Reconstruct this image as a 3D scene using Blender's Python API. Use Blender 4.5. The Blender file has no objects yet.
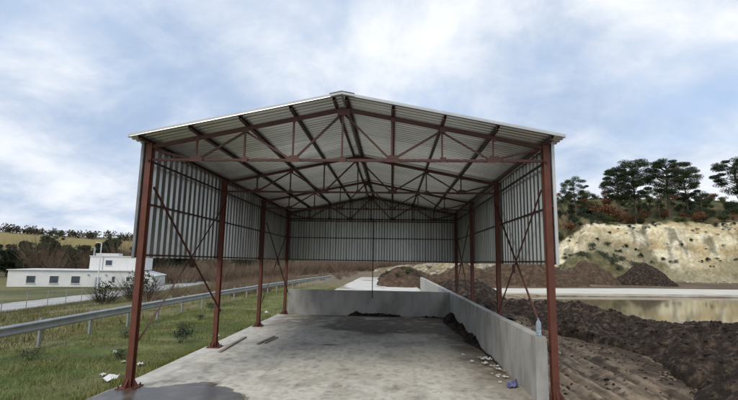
import bpy, math, random
import numpy as np
from mathutils import Vector, Matrix
random.seed(7); RNG = np.random.default_rng(11)
S = bpy.context.scene; C = S.collection

# ------------------------------------------------------------------ camera
cam = bpy.data.cameras.new('camera'); co = bpy.data.objects.new('camera', cam); C.objects.link(co)
cam.sensor_width = 36; cam.lens = 433.85/738*36; cam.clip_start = .05; cam.clip_end = 6000
R_, U_, F_ = Vector((.99849, .05238, .01639)), Vector((-.00878, -.14226, .98979)), Vector((-.05417, .98844, .14159))
mw = Matrix((( R_.x, U_.x, -F_.x, .899), (R_.y, U_.y, -F_.y, -7.58), (R_.z, U_.z, -F_.z, 2.2), (0, 0, 0, 1)))
co.matrix_world = mw; S.camera = co

# ------------------------------------------------------------------ world: broken cloud over blue
SUN_EL, SUN_AZ = 48, 215      # azimuth clockwise from +Y
w = bpy.data.worlds.new('World'); S.world = w; w.use_nodes = True
nt = w.node_tree; nt.nodes.clear(); N = nt.nodes.new; L = nt.links.new
def wm(op, a, b=None, c=None):
    n = N('ShaderNodeMath'); n.operation = op
    for i, v in enumerate((a, b, c)):
        if v is None: continue
        if isinstance(v, (int, float)): n.inputs[i].default_value = v
        else: L(v, n.inputs[i])
    return n.outputs[0]
out = N('ShaderNodeOutputWorld'); bg = N('ShaderNodeBackground'); bg.inputs[1].default_value = .1
sky = N('ShaderNodeTexSky'); sky.sky_type = 'NISHITA'; sky.sun_disc = False
sky.sun_elevation = math.radians(SUN_EL); sky.sun_rotation = math.radians(SUN_AZ); sky.air_density = 1.0; sky.dust_density = .6
tc = N('ShaderNodeTexCoord'); sp = N('ShaderNodeSeparateXYZ'); L(tc.outputs['Generated'], sp.inputs[0])
den = wm('ADD', wm('MAXIMUM', sp.outputs[2], 0), .38)
cmb = N('ShaderNodeCombineXYZ'); L(wm('DIVIDE', sp.outputs[0], den), cmb.inputs[0]); L(wm('DIVIDE', sp.outputs[1], den), cmb.inputs[1])
def wnoise(scale, detail, rough, off, dist=0.0):
    m = N('ShaderNodeMapping'); m.inputs[1].default_value = off; L(cmb.outputs[0], m.inputs[0])
    n = N('ShaderNodeTexNoise'); n.inputs['Scale'].default_value = scale; n.inputs['Detail'].default_value = detail
    n.inputs['Roughness'].default_value = rough; n.inputs['Distortion'].default_value = dist; L(m.outputs[0], n.inputs[0]); return n.outputs[0]
def wramp(v, a, b):
    n = N('ShaderNodeMapRange'); n.interpolation_type = 'SMOOTHSTEP'; n.inputs[1].default_value = a; n.inputs[2].default_value = b; L(v, n.inputs[0]); return n.outputs[0]
cover = wramp(wnoise(.95, 7, .56, (19.3, 14.9, .4), .3), .28, .48)
shade = wramp(wm('ADD', wm('MULTIPLY', wnoise(1.35, 8, .56, (-8.43, 18.46, 1.3), .3), .72), wm('MULTIPLY', wnoise(3.6, 8, .6, (1.57, 7.11, 2.2), .5), .28)), .36, .63)
def wmix(f, a, b):
    n = N('ShaderNodeMix'); n.data_type = 'RGBA'; L(f, n.inputs[0])
    for i, v in ((6, a), (7, b)):
        if isinstance(v, tuple): n.inputs[i].default_value = v
        else: L(v, n.inputs[i])
    return n.outputs[2]
cloud = wmix(shade, (3.5, 4.5, 6.2, 1), (8.3, 8.5, 8.7, 1))
gap = wmix(wramp(sp.outputs[2], -.2, 2), sky.outputs[0], (5.2, 6.6, 9.4, 1))
thin = N('ShaderNodeMix'); thin.data_type = 'RGBA'; thin.inputs[0].default_value = .62; L(sky.outputs[0], thin.inputs[6]); thin.inputs[7].default_value = (5.0, 6.4, 8.6, 1)
L(wmix(cover, thin.outputs[2], cloud), bg.inputs[0]); L(bg.outputs[0], out.inputs[0])
sun = bpy.data.lights.new('sun', 'SUN'); sun.energy = 1.4; sun.angle = math.radians(25); sun.color = (1, .92, .80)
so = bpy.data.objects.new('sun', sun); C.objects.link(so)
e_, a_ = math.radians(SUN_EL), math.radians(SUN_AZ)
so.rotation_euler = Vector((math.sin(a_)*math.cos(e_), math.cos(a_)*math.cos(e_), math.sin(e_))).to_track_quat('Z', 'Y').to_euler()
S.view_settings.view_transform = 'Standard'; S.view_settings.look = 'None'; S.view_settings.gamma = 1
S.view_settings.use_curve_mapping = False; S.view_settings.exposure = 0.32

# ------------------------------------------------------------------ numeric helpers
def sst(a, b, x):
    t = np.clip((np.asarray(x, float)-a)/(b-a), 0, 1); return t*t*(3-2*t)
def _h(ix, iy, s):
    n = (ix.astype(np.int64)*374761393 + iy.astype(np.int64)*668265263 + s*1442695041) & 0x7fffffff
    n = ((n ^ (n >> 13))*1274126177) & 0x7fffffff
    return ((n ^ (n >> 16)) & 0xffff)/65535.0
def vn(x, y, s=0):
    x = np.asarray(x, float); y = np.asarray(y, float)
    ix, iy = np.floor(x), np.floor(y); fx, fy = x-ix, y-iy; fx = fx*fx*(3-2*fx); fy = fy*fy*(3-2*fy)
    a, b, c, d = _h(ix, iy, s), _h(ix+1, iy, s), _h(ix, iy+1, s), _h(ix+1, iy+1, s)
    return (a*(1-fx)+b*fx)*(1-fy)+(c*(1-fx)+d*fx)*fy
def fbm(x, y, o=4, s=0):
    r = 0; a = .5; t = 0
    for k in range(o):
        r = r+a*vn(np.asarray(x)*2**k+k*17.3, np.asarray(y)*2**k-k*9.1, s+k); t += a; a *= .5
    return r/t

# ------------------------------------------------------------------ materials
MATS = {}
def mat(name, c1, c2=None, scale=3.0, rough=.7, metal=0.0, bump=0.0, bscale=40, attr=None, spec=.5, c3=None, streak=None, detail=6, attr_rough=False, noise_amt=.25, objrand=0.0, coord='Object', bdist=.02):
    if name in MATS: return MATS[name]
    m = bpy.data.materials.new(name); m.use_nodes = True; t = m.node_tree; b = t.nodes['Principled BSDF']; n = t.nodes.new; l = t.links.new
    b.inputs['Roughness'].default_value = rough; b.inputs['Metallic'].default_value = metal; b.inputs['Specular IOR Level'].default_value = spec
    tcn = n('ShaderNodeTexCoord'); src = tcn.outputs[coord]
    mp = n('ShaderNodeMapping'); l(src, mp.inputs[0])
    if streak: mp.inputs[3].default_value = streak
    no = n('ShaderNodeTexNoise'); no.inputs['Scale'].default_value = scale; no.inputs['Detail'].default_value = detail; no.inputs['Roughness'].default_value = .6; l(mp.outputs[0], no.inputs[0])
    rp = n('ShaderNodeValToRGB'); l(no.outputs[0], rp.inputs[0])
    c2 = c2 or c1
    rp.color_ramp.elements[0].position = .32; rp.color_ramp.elements[1].position = .68
    rp.color_ramp.elements[0].color = (*c1, 1); rp.color_ramp.elements[1].color = (*c2, 1)
    if c3: e = rp.color_ramp.elements.new(.5); e.color = (*c3, 1)
    col = rp.outputs[0]
    if attr:
        at = n('ShaderNodeAttribute'); at.attribute_name = attr
        no2 = n('ShaderNodeTexNoise'); no2.inputs['Scale'].default_value = scale; no2.inputs['Detail'].default_value = 8; no2.inputs['Roughness'].default_value = .7; l(src, no2.inputs[0])
        mr = n('ShaderNodeMapRange'); mr.inputs[1].default_value = .25; mr.inputs[2].default_value = .75; mr.inputs[3].default_value = 1-noise_amt; mr.inputs[4].default_value = 1+noise_amt; l(no2.outputs[0], mr.inputs[0])
        mx = n('ShaderNodeVectorMath'); mx.operation = 'SCALE'; l(at.outputs['Color'], mx.inputs[0]); l(mr.outputs[0], mx.inputs['Scale']); col = mx.outputs[0]
        if attr_rough: l(at.outputs['Alpha'], b.inputs['Roughness'])
    if objrand:
        oi = n('ShaderNodeObjectInfo'); mr = n('ShaderNodeMapRange'); mr.inputs[3].default_value = 1-objrand; mr.inputs[4].default_value = 1+objrand; l(oi.outputs['Random'], mr.inputs[0])
        mx = n('ShaderNodeVectorMath'); mx.operation = 'SCALE'; l(col, mx.inputs[0]); l(mr.outputs[0], mx.inputs['Scale']); col = mx.outputs[0]
    l(col, b.inputs['Base Color'])
    if bump:
        nb = n('ShaderNodeTexNoise'); nb.inputs['Scale'].default_value = bscale; nb.inputs['Detail'].default_value = 5; l(src, nb.inputs[0])
        bp = n('ShaderNodeBump'); bp.inputs['Strength'].default_value = bump; bp.inputs['Distance'].default_value = bdist; l(nb.outputs[0], bp.inputs['Height']); l(bp.outputs[0], b.inputs['Normal'])
    MATS[name] = m; return m
PRIMER = mat('primer_red', (.092, .027, .015), (.140, .044, .025), 5, .55, bump=.15, bscale=60, objrand=.1)
PRIMER_D = mat('primer_brown', (.045, .022, .017), (.07, .035, .027), 5, .6, objrand=.15)
PRIMER_SHADED = mat('primer_shaded', (.062, .022, .014), (.100, .034, .022), 5, .55, objrand=.15)  # red primer darkened for trusses and braces, shade under the roof put into colour
GALV = mat('galvanised_sheet', (.36, .365, .34), (.52, .525, .49), 1.2, .33, .80, streak=(3, 3, .35), objrand=.14)
ROOFM = mat('roof_sheet_grey', (.52, .53, .525), (.70, .71, .70), 1.4, .28, .82, streak=(.35, 3, 1), objrand=.13)
CORN = mat('corner_steel', (.16, .17, .17), (.26, .27, .27), 4, .5, .4)
TRIM = mat('trim_white', (.50, .51, .50), (.60, .61, .60), 6, .4, .2)
CONC_W = mat('concrete_wall', (.25, .24, .21), (.45, .435, .39), 1.9, .88, bump=.25, bscale=30, streak=(1.2, 1.2, .45), c3=(.36, .355, .335), detail=9)
CONC_C = mat('concrete_cap', (.42, .40, .35), (.55, .53, .47), 3, .9, bump=.25)
SLAB = mat('slab', (.3,)*3, attr='col', scale=5, rough=.8, bump=.2, bscale=25, attr_rough=True, noise_amt=.24)
GROUND = mat('ground', (.1,)*3, attr='col', scale=1.7, rough=.95, bump=.5, bscale=9, noise_amt=.4, spec=.2)
SOIL = mat('dark_soil', (.017, .012, .009), (.115, .082, .058), 4.5, .95, bump=1.0, bscale=11, bdist=.06, detail=10, c3=(.03, .021, .016), spec=.25)
SOILB = mat('brown_soil', (.055, .036, .024), (.15, .10, .066), 2.2, .95, bump=.9, bscale=4, bdist=.15, c3=(.085, .057, .037), spec=.2)
CLIFF = mat('cliff', (.3,)*3, attr='col', scale=1.6, rough=.95, bump=.9, bscale=1.3, noise_amt=.42, spec=.2, bdist=.6)
STEEL = mat('rail_galvanised', (.31, .32, .325), (.44, .45, .455), 2, .5, .5)
WHITE = mat('white_render', (.70, .70, .68), (.80, .80, .78), .6, .85)
ROOFW = mat('pale_roof', (.55, .55, .54), (.66, .66, .65), .8, .7)
GLASS = mat('dark_glass', (.05, .065, .085), (.09, .11, .13), 1, .12)
GREYP = mat('grey_paint', (.30, .32, .35), (.38, .40, .42), 2, .5)
ROADM = mat('road_surface', (.34, .335, .32), (.44, .43, .41), .5, .9, bump=.1)
PADM = mat('pale_pad', (.50, .47, .40), (.66, .63, .55), .7, .9, bump=.2, bscale=5)
WOOD = mat('grey_wood', (.22, .19, .15), (.36, .32, .26), 8, .85, streak=(6, 1, 6))
BARK = mat('bark', (.07, .05, .038), (.14, .105, .08), 6, .95)
TWIG = mat('bare_twigs', (.13, .092, .066), (.25, .185, .135), .5, .95, coord='Object', spec=.1)
TWIGD = mat('dark_twigs', (.045, .036, .03), (.09, .07, .055), 2, .95, spec=.1)
def leafm(n, a, b, sc=1.2): return mat(n, a, b, sc, .75, spec=.2, objrand=.18)
PINE = leafm('pine_needles', (.016, .032, .014), (.062, .084, .032))
DARKL = leafm('dark_leaves', (.022, .036, .020), (.062, .080, .044))
OLIVE = leafm('olive_leaves', (.045, .062, .022), (.105, .115, .045))
RUST = leafm('rust_leaves', (.12, .052, .024), (.22, .11, .055))
GREYG = leafm('grey_green_leaves', (.06, .07, .042), (.13, .14, .085))
GRASSM = mat('grass_blades', (.13, .165, .04), (.34, .285, .14), .9, .8, c3=(.20, .21, .068), spec=.2, coord='Object')
DRYM = mat('dry_grass', (.15, .125, .06), (.27, .23, .13), .8, .9, c3=(.13, .14, .06), spec=.1)
LITW = mat('litter_white', (.68, .68, .68), (.8, .8, .8), 8, .5)
LITB = mat('litter_blue', (.05, .06, .22), (.3, .3, .5), 14, .4)
STONE = mat('pale_rubble', (.32, .29, .22), (.52, .48, .38), 2, .9, objrand=.2)
TYRE = mat('tyre_black', (.02,)*3, (.03,)*3, 5, .8)
CARP = mat('car_white', (.7,)*3, (.74,)*3, 2, .25)
m = bpy.data.materials.new('bottle_plastic'); m.use_nodes = True; b = m.node_tree.nodes['Principled BSDF']
b.inputs['Base Color'].default_value = (.72, .85, .95, 1); b.inputs['Roughness'].default_value = .08; b.inputs['Transmission Weight'].default_value = .75; b.inputs['IOR'].default_value = 1.2; MATS['bottle'] = m
m = bpy.data.materials.new('pond_water'); m.use_nodes = True; b = m.node_tree.nodes['Principled BSDF']
b.inputs['Base Color'].default_value = (.16, .13, .07, 1); b.inputs['Roughness'].default_value = .06; b.inputs['IOR'].default_value = 1.33; b.inputs['Specular IOR Level'].default_value = .9
n1 = m.node_tree.nodes.new('ShaderNodeTexNoise'); n1.inputs['Scale'].default_value = 1.5; bp = m.node_tree.nodes.new('ShaderNodeBump'); bp.inputs['Strength'].default_value = .06
m.node_tree.links.new(n1.outputs[0], bp.inputs['Height']); m.node_tree.links.new(bp.outputs[0], b.inputs['Normal']); MATS['water'] = m

# ------------------------------------------------------------------ object helpers
def mesh(name, V, Fc, m, smooth=False):
    me = bpy.data.meshes.new(name)
    if isinstance(V, np.ndarray) and isinstance(Fc, np.ndarray):
        k = Fc.shape[1]; nf = len(Fc)
        me.vertices.add(len(V)); me.vertices.foreach_set('co', V.astype(np.float32).ravel())
        me.loops.add(nf*k); me.loops.foreach_set('vertex_index', Fc.astype(np.int32).ravel())
        me.polygons.add(nf); me.polygons.foreach_set('loop_start', np.arange(0, nf*k, k, dtype=np.int32))
        me.polygons.foreach_set('loop_total', np.full(nf, k, dtype=np.int32)); me.update(calc_edges=True)
    else:
        me.from_pydata([tuple(v) for v in V], [], Fc); me.update()
    me.materials.append(m)
    if smooth: me.polygons.foreach_set('use_smooth', np.ones(len(me.polygons), dtype=bool))
    return me
def obj(name, me, parent=None, loc=None, rot=None, scale=None):
    o = bpy.data.objects.new(name, me); C.objects.link(o)
    if parent: o.parent = parent
    if loc is not None: o.location = loc
    if rot is not None: o.rotation_euler = rot
    if scale is not None: o.scale = scale
    return o
def tag(o, label, cat, group=None):
    o['label'] = label; o['category'] = cat
    if group: o['group'] = group
    return o
def struct(o): o['kind'] = 'structure'; return o
def stuff(o): o['kind'] = 'stuff'; return o
def thing(name, label, cat, loc=(0, 0, 0), rz=0, group=None):
    o = bpy.data.objects.new(name, None); o.empty_display_size = .3; C.objects.link(o); o.location = loc; o.rotation_euler = (0, 0, rz); return tag(o, label, cat, group)
class MB:
    def __init__(s): s.v = []; s.f = []
    def box(s, a, b):
        n = len(s.v); x0, y0, z0 = a; x1, y1, z1 = b
        s.v += [(x0,y0,z0),(x1,y0,z0),(x1,y1,z0),(x0,y1,z0),(x0,y0,z1),(x1,y0,z1),(x1,y1,z1),(x0,y1,z1)]
        s.f += [tuple(n+i for i in q) for q in ((0,3,2,1),(4,5,6,7),(0,1,5,4),(1,2,6,5),(2,3,7,6),(3,0,4,7))]; return s
    def sweep(s, pts, prof, up=(0, 0, 1), closed=True, caps=True):
        """profile (side, up) swept along points"""
        n0 = len(s.v); k = len(prof); pts = [Vector(p) for p in pts]
        for i, p in enumerate(pts):
            d = (pts[min(i+1, len(pts)-1)]-pts[max(i-1, 0)]).normalized(); sd = d.cross(Vector(up)).normalized(); u = sd.cross(d)
            for (a, b_) in prof: s.v.append(tuple(p+sd*a+u*b_))
        for i in range(len(pts)-1):
            for j in range(k if closed else k-1):
                j2 = (j+1) % k; s.f.append((n0+i*k+j, n0+i*k+j2, n0+(i+1)*k+j2, n0+(i+1)*k+j))
        if closed and caps:
            s.f.append(tuple(n0+j for j in range(k))[::-1]); s.f.append(tuple(n0+(len(pts)-1)*k+j for j in range(k)))
        return s
    def tube(s, pts, rad, k=6):
        n0 = len(s.v); pts = [Vector(p) for p in pts]
        if not hasattr(rad, '__len__'): rad = [rad]*len(pts)
        for i, p in enumerate(pts):
            d = (pts[min(i+1, len(pts)-1)]-pts[max(i-1, 0)]).normalized(); a = d.orthogonal().normalized(); b_ = d.cross(a)
            for j in range(k): t = 2*math.pi*j/k; s.v.append(tuple(p+(a*math.cos(t)+b_*math.sin(t))*rad[i]))
        for i in range(len(pts)-1):
            for j in range(k): s.f.append((n0+i*k+j, n0+i*k+(j+1) % k, n0+(i+1)*k+(j+1) % k, n0+(i+1)*k+j))
        s.f.append(tuple(n0+j for j in range(k))[::-1]); s.f.append(tuple(n0+(len(pts)-1)*k+j for j in range(k))); return s
    def poly(s, pts, d):
        """flat polygon extruded by vector d"""
        n = len(s.v); k = len(pts); d = Vector(d); s.v += [tuple(p) for p in pts]+[tuple(Vector(p)+d) for p in pts]
        s.f += [tuple(range(n, n+k))[::-1], tuple(range(n+k, n+2*k))]+[(n+i, n+(i+1) % k, n+k+(i+1) % k, n+k+i) for i in range(k)]; return s
    def mesh(s, name, m, smooth=False): return mesh(name, s.v, s.f, m, smooth)
    def build(s, name, m, parent=None, loc=None, rot=None, smooth=False): return obj(name, s.mesh(name, m, smooth), parent, loc, rot)
def rect(w, h): return [(-w/2, -h/2), (w/2, -h/2), (w/2, h/2), (-w/2, h/2)]
def ang(w, t=.007): return [(0, 0), (w, 0), (w, t), (t, t), (t, w), (0, w)]
def cee(w, h, t=.006): return [(0, 0), (w, 0), (w, .02), (w-t, .02), (w-t, t), (t, t), (t, h-t), (w-t, h-t), (w-t, h-.02), (w, h-.02), (w, h), (0, h)]
def ish(b, h, tf=.012, tw=.008): return [(-b/2,-h/2),(b/2,-h/2),(b/2,-h/2+tf),(tw/2,-h/2+tf),(tw/2,h/2-tf),(b/2,h/2-tf),(b/2,h/2),(-b/2,h/2),(-b/2,h/2-tf),(-tw/2,h/2-tf),(-tw/2,-h/2+tf),(-b/2,-h/2+tf)]
def setcol(me, col, alpha=None):
    a = me.color_attributes.new('col', 'FLOAT_COLOR', 'POINT'); n = len(me.vertices); d = np.ones((n, 4), np.float32); d[:, :3] = col
    if alpha is not None: d[:, 3] = alpha
    a.data.foreach_set('color', d.ravel())
def grid(xs, ys):
    X, Y = np.meshgrid(xs, ys); nx, ny = len(xs), len(ys); i = np.arange(nx*ny).reshape(ny, nx)
    Fq = np.stack([i[:-1, :-1], i[:-1, 1:], i[1:, 1:], i[1:, :-1]], -1).reshape(-1, 4); return X.ravel(), Y.ravel(), Fq
def mixc(a, b, t): t = np.asarray(t)[..., None]; return np.asarray(a)*(1-t)+np.asarray(b)*t

# ------------------------------------------------------------------ terrain
W2 = 3.571; BAY = 3.61; HC = 4.31; HR = 5.03; WALLH = 1.02
RUTS = ((4.35, .16), (4.75, .1), (5.25, .18), (5.75, .12), (6.15, .17))
def terr(x, y):
    x = np.asarray(x, float); y = np.asarray(y, float)
    r = np.hypot(x, y)
    z = -.10-3.5*sst(4, 48, -x)
    z = z-.10*sst(3.9, 6, x)
    nz = (fbm(x*.35, y*.35, 4, 3)-.5)*.22*sst(4.2, 8, np.abs(x))+(fbm(x*1.9, y*1.9, 3, 8)-.5)*.07*sst(3.9, 4.4, np.abs(x))
    z = z+nz
    pond = sst(10.3, 12.5, x)*sst(13, 16, y)*(1-sst(28.2, 29.6, y-.17*(x-12)))
    z = z-.55*pond
    ruts = 0
    wob = (fbm(y*.18, x*0+2.2, 2, 5)-.5)*.9
    for cx, wd in RUTS: ruts = ruts+np.exp(-((x-cx-wob)/wd)**2)
    trk = sst(3.8, 4.2, x)*(1-sst(6.4, 7.4, x))
    z = z-.10*ruts*trk
    hill = 30*sst(230, 600, r)*(.75+.5*fbm(x/160+3, y/160, 3, 21))*(1-.75*sst(-60, 60, x))
    z = z+hill*sst(-40, 120, y)
    # slope carries on under the quarry hill
    return np.where((np.abs(x) < 3.75) & (y < 59) & (y > -13), np.minimum(z, -.13), z)
def lines(lo, hi, step, far_lo, far_hi, g=1.11):
    a = list(np.arange(lo, hi+1e-6, step)); s = step; v = hi
    while v < far_hi: s *= g; v += s; a.append(v)
    s = step; v = lo; b_ = []
    while v > far_lo: s *= g; v -= s; b_.append(v)
    return np.array(b_[::-1]+a)
xs = lines(-13, 13, .14, -2600, 2600); ys = lines(-6, 26, .16, -900, 3200)
X, Y, Fq = grid(xs, ys); Z = terr(X, Y)
def ground_col(X, Y):
    n1 = fbm(X*.5, Y*.5, 4, 31); n2 = fbm(X*.12, Y*.12, 4, 41); n3 = fbm(X*2.5, Y*2.5, 3, 51); r = np.hypot(X, Y)
    grass = mixc((.075, .105, .028), (.17, .18, .065), sst(.35, .65, n1)); grass = mixc(grass, (.20, .16, .095), sst(.42, .56, n2)*.85)
    grass = mixc(grass, (.10, .075, .05), sst(.6, .72, n3)*.7)
    dry = mixc((.13, .12, .05), (.21, .18, .09), n1); dry = mixc(dry, (.07, .085, .03), sst(.48, .6, n2))
    c = mixc(grass, dry, sst(8.2, 9.6, -X)*.85)
    c = mixc(c, mixc((.14, .105, .07), (.20, .16, .10), n1), sst(24, 60, Y)*sst(-40, -12, X))
    dirt = mixc((.15, .108, .068), (.29, .225, .150), sst(.3, .7, n1)); dirt = mixc(dirt, (.06, .045, .032), sst(.56, .68, n3)*.7)
    wob = (fbm(Y*.18, X*0+2.2, 2, 5)-.5)*.9; rt = 0
    for cx, wd in RUTS: rt = rt+np.exp(-((X-cx-wob)/(wd*.9))**2)
    dirt = mixc(dirt, (.055, .04, .03), np.clip(rt*(.35+.9*n1), 0, 1)*.75)
    dirt = mixc(dirt, (.10, .07, .048), sst(30, 40, Y)*.8*sst(.3, .6, n2+.1))
    c = mixc(c, dirt, sst(3.4, 3.8, X))
    far = mixc((.10, .10, .04), (.16, .13, .07), n2); c = mixc(c, far, sst(90, 200, r))
    field = mixc((.27, .20, .07), (.22, .19, .08), n2); c = mixc(c, field, sst(330, 400, r)*(1-sst(520, 560, r)))
    return c
me = mesh('ground', np.stack([X, Y, Z], 1), Fq, GROUND, True); setcol(me, ground_col(X, Y)); struct(obj('ground', me))

# rutted dirt track between the shed and the soil bank
X, Y, Fq = grid(np.arange(3.80, 7.6, .045), np.arange(-7, 18, .06))
st = fbm(X*5.5+.4*np.sin(Y*.5), Y*.28, 4, 131); st2 = fbm(X*11, Y*.7, 3, 137); lu = fbm(X*3, Y*3, 4, 139); lu2 = fbm(X*8, Y*8, 3, 141)
wob = (fbm(Y*.18, X*0+2.2, 2, 5)-.5)*.9; rt = 0
for cx, wd in RUTS: rt = rt+np.exp(-((X-cx-wob)/(wd*.8))**2)
Zt = terr(X, Y)+.015+(st-.5)*.03+(lu-.5)*.07+(lu2-.5)*.06-.02*rt+RNG.random(len(X))*.012
Zt = Zt-.10*np.maximum(1-sst(3.8, 3.9, X), sst(7.4, 7.55, X))-.1*(np.abs(Y-5.5) > 12.3)
tcx = mixc((.21, .155, .105), (.37, .30, .215), sst(.3, .7, st*.6+lu*.4)); tcx = mixc(tcx, (.075, .053, .038), np.clip(sst(.50, .64, st2*.5+st*.5)*.9+rt*.45*(.4+lu), 0, 1)*.85)
tcx = mixc(tcx, (.05, .036, .027), sst(.55, .68, lu2*.5+lu*.5)*.75); tcx = mixc(tcx, (.05, .036, .027), sst(5.9, 7.0, X+1.3*(lu-.5)+.5*(st-.5))*.9)
me = mesh('dirt_track', np.stack([X, Y, Zt], 1), Fq, GROUND, True); setcol(me, tcx); struct(obj('dirt_track', me)); TRK = (X.copy(), Y.copy(), Zt.copy(), lu.copy())
# pond
def blob_sheet(name, outline, z, m, y_up=True):
    me = mesh(name, [(x, y, z) for x, y in outline], [tuple(range(len(outline)))], m); return obj(name, me)
ol = [(10.2, 13.5), (20, 12.5), (48, 14), (62, 26), (60, 36), (12, 29.5), (10, 24)]
struct(blob_sheet('pond', ol, -.34, MATS['water']))
# pale hardstanding beyond the pond
mb = MB(); mb.poly([(9.2, 28.9, -.32), (64, 38.2, -.32), (64, 46.5, -.32), (36, 41.8, -.32), (27, 40.8, -.32), (11, 35.6, -.32), (8.9, 33.5, -.32)], (0, 0, .22)); struct(mb.build('hardstanding', PADM))

# ------------------------------------------------------------------ slab under the shed and yard behind
def slab_part(name, x0, x1, y0, y1, st):
    X, Y, Fq = grid(np.arange(x0, x1+1e-6, st), np.arange(y0, y1+1e-6, st)); n = len(X)
    Zt = (fbm(X*.8, Y*.8, 3, 61)-.5)*.012
    edge = np.minimum(np.minimum(X-X.min(), X.max()-X), 9); jag = (fbm(Y*2.5, X*0, 3, 71)-.5)*.10
    X2 = X+np.where(edge < 1e-6, jag*np.where(X < 0, 1, 0), 0)
    Zt = Zt-np.where(edge < 1e-6, .14, 0)
    n1 = fbm(X*.7, Y*.7, 5, 81); n2 = fbm(X*2.3, Y*2.3, 4, 91); n3 = fbm(X*6, Y*6, 3, 101); n4 = fbm(X*.35+5, Y*.35, 3, 111)
    c = mixc((.545, .525, .475), (.655, .64, .59), sst(.3, .7, n1)); rg = .82+n1*0
    if y1 < 12:
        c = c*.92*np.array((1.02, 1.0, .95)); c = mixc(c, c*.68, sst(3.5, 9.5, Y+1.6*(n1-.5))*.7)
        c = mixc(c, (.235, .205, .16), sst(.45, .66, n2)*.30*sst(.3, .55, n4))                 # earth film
        # tyre smears running down the bay
        tw = (fbm(Y*.3, X*0+7, 2, 5)-.5)*.8
        for tx, a in ((-1.35, .35), (-.55, .3), (.9, .25)):
            c = mixc(c, (.16, .145, .12), np.exp(-((X-tx-tw)/.16)**2)*sst(.45, .62, n2)*a*sst(1, 4, Y))
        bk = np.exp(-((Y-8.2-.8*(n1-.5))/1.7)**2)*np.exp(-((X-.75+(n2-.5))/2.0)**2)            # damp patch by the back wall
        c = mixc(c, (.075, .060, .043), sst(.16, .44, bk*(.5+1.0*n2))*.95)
        c = mixc(c, (.17, .135, .095), sst(5.5, 9.5, Y+1.5*(n1-.5))*.72*sst(.2, .5, n2))
        rgt = X-(3.15-.10*(9.6-np.clip(Y, 0, 9.6))**0*0) + .22*(Y-4.5)*(Y > 4.5) - .02*(4.5-Y)*(Y < 4.5)
        c = mixc(c, (.07, .055, .04), sst(-.75, .0, rgt+.9*(n2-.5))*.85*sst(.5, 1.8, Y))         # earth swept against the right wall
        c = mixc(c, (.20, .165, .12), sst(-1.5, -.1, rgt+1.1*(n1-.5))*.6)
        c = mixc(c, (.07, .06, .05), sst(.68, .76, n3)*.35); c = mixc(c, (.12, .10, .08), sst(.66, .74, fbm(X*17, Y*17, 2, 161))*.3)
        ck = np.abs(fbm(X*.9+3, Y*.9, 4, 163)-.5); c = mixc(c, (.17, .15, .125), (1-sst(0, .006, ck))*.45*sst(.45, .6, n4))
        c = mixc(c, (.15, .125, .095), sst(.60, .72, fbm(X*9, Y*2.2, 3, 151))*.25)
        c = mixc(c, (.66, .64, .59), sst(.62, .74, fbm(X*3.3, Y*3.3, 4, 153))*.35)                                       # crumbs and spots
        sp_ = np.exp(-(((X+.75)/.22)**2+((Y-4.35)/.16)**2)*1.0); c = mixc(c, (.10, .085, .07), sst(.3, .6, sp_*(.6+.8*n2))*.8)
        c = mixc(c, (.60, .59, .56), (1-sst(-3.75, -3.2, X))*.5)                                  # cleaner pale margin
    else:
        c = mixc((.50, .48, .43), (.62, .60, .55), n1); c = mixc(c, (.22, .16, .10), sst(.50, .64, fbm(X*.5, Y*.22, 4, 121))*.85); c = mixc(c, (.17, .12, .08), sst(44, 60, Y+8*(n1-.5))*.5)
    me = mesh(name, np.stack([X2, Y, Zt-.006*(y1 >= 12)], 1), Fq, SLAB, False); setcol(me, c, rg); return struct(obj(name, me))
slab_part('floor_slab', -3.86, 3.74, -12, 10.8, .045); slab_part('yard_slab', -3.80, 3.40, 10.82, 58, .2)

# wet patch at the open front
pts = [(-3.78, -.35), (-3.72, -.02), (-3.5, .10), (-3.2, .02), (-2.95, .16), (-2.7, .33), (-2.42, .46), (-2.22, .36), (-2.18, .22), (-2.02, .20), (-1.85, .10), (-1.78, -.06), (-1.6, -.14), (-1.42, -.42), (-1.2, -.62), (-1.05, -.95), (-1.3, -1.5), (-2.2, -1.9), (-3.4, -1.7), (-3.8, -1.0)]
fin = []
for i in range(len(pts)):
    p0, p1, p2, p3 = [np.array(pts[(i+k) % len(pts)]) for k in (-1, 0, 1, 2)]
    for t in np.linspace(0, 1, 6, endpoint=False): fin.append(tuple(.5*((2*p1)+(p2-p0)*t+(2*p0-5*p1+4*p2-p3)*t*t+(3*p1-p0-3*p2+p3)*t**3)+np.array([random.gauss(0, .016), random.gauss(0, .016)])))
FRINGE = mat('damp_concrete', (.20, .17, .125), (.30, .265, .21), 3.5, .6, bump=.1, bscale=20, detail=9)
ccx = np.array(fin).mean(0); frg = [tuple(ccx+(np.array(p)-ccx)*(1.035+.05*float(fbm(np.array(i*.11), np.array(3.), 3, 5)))) for i, p in enumerate(fin)]
struct(blob_sheet('damp_fringe', [(max(x, -3.84), y) for x, y in frg], .0078, FRINGE))
WET = mat('wet_concrete', (.065, .052, .040), (.15, .125, .098), 2.6, .30, spec=.28, bump=.1, bscale=20, c3=(.08, .07, .058), detail=9)
struct(blob_sheet('puddle', fin, .0115, WET))

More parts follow.
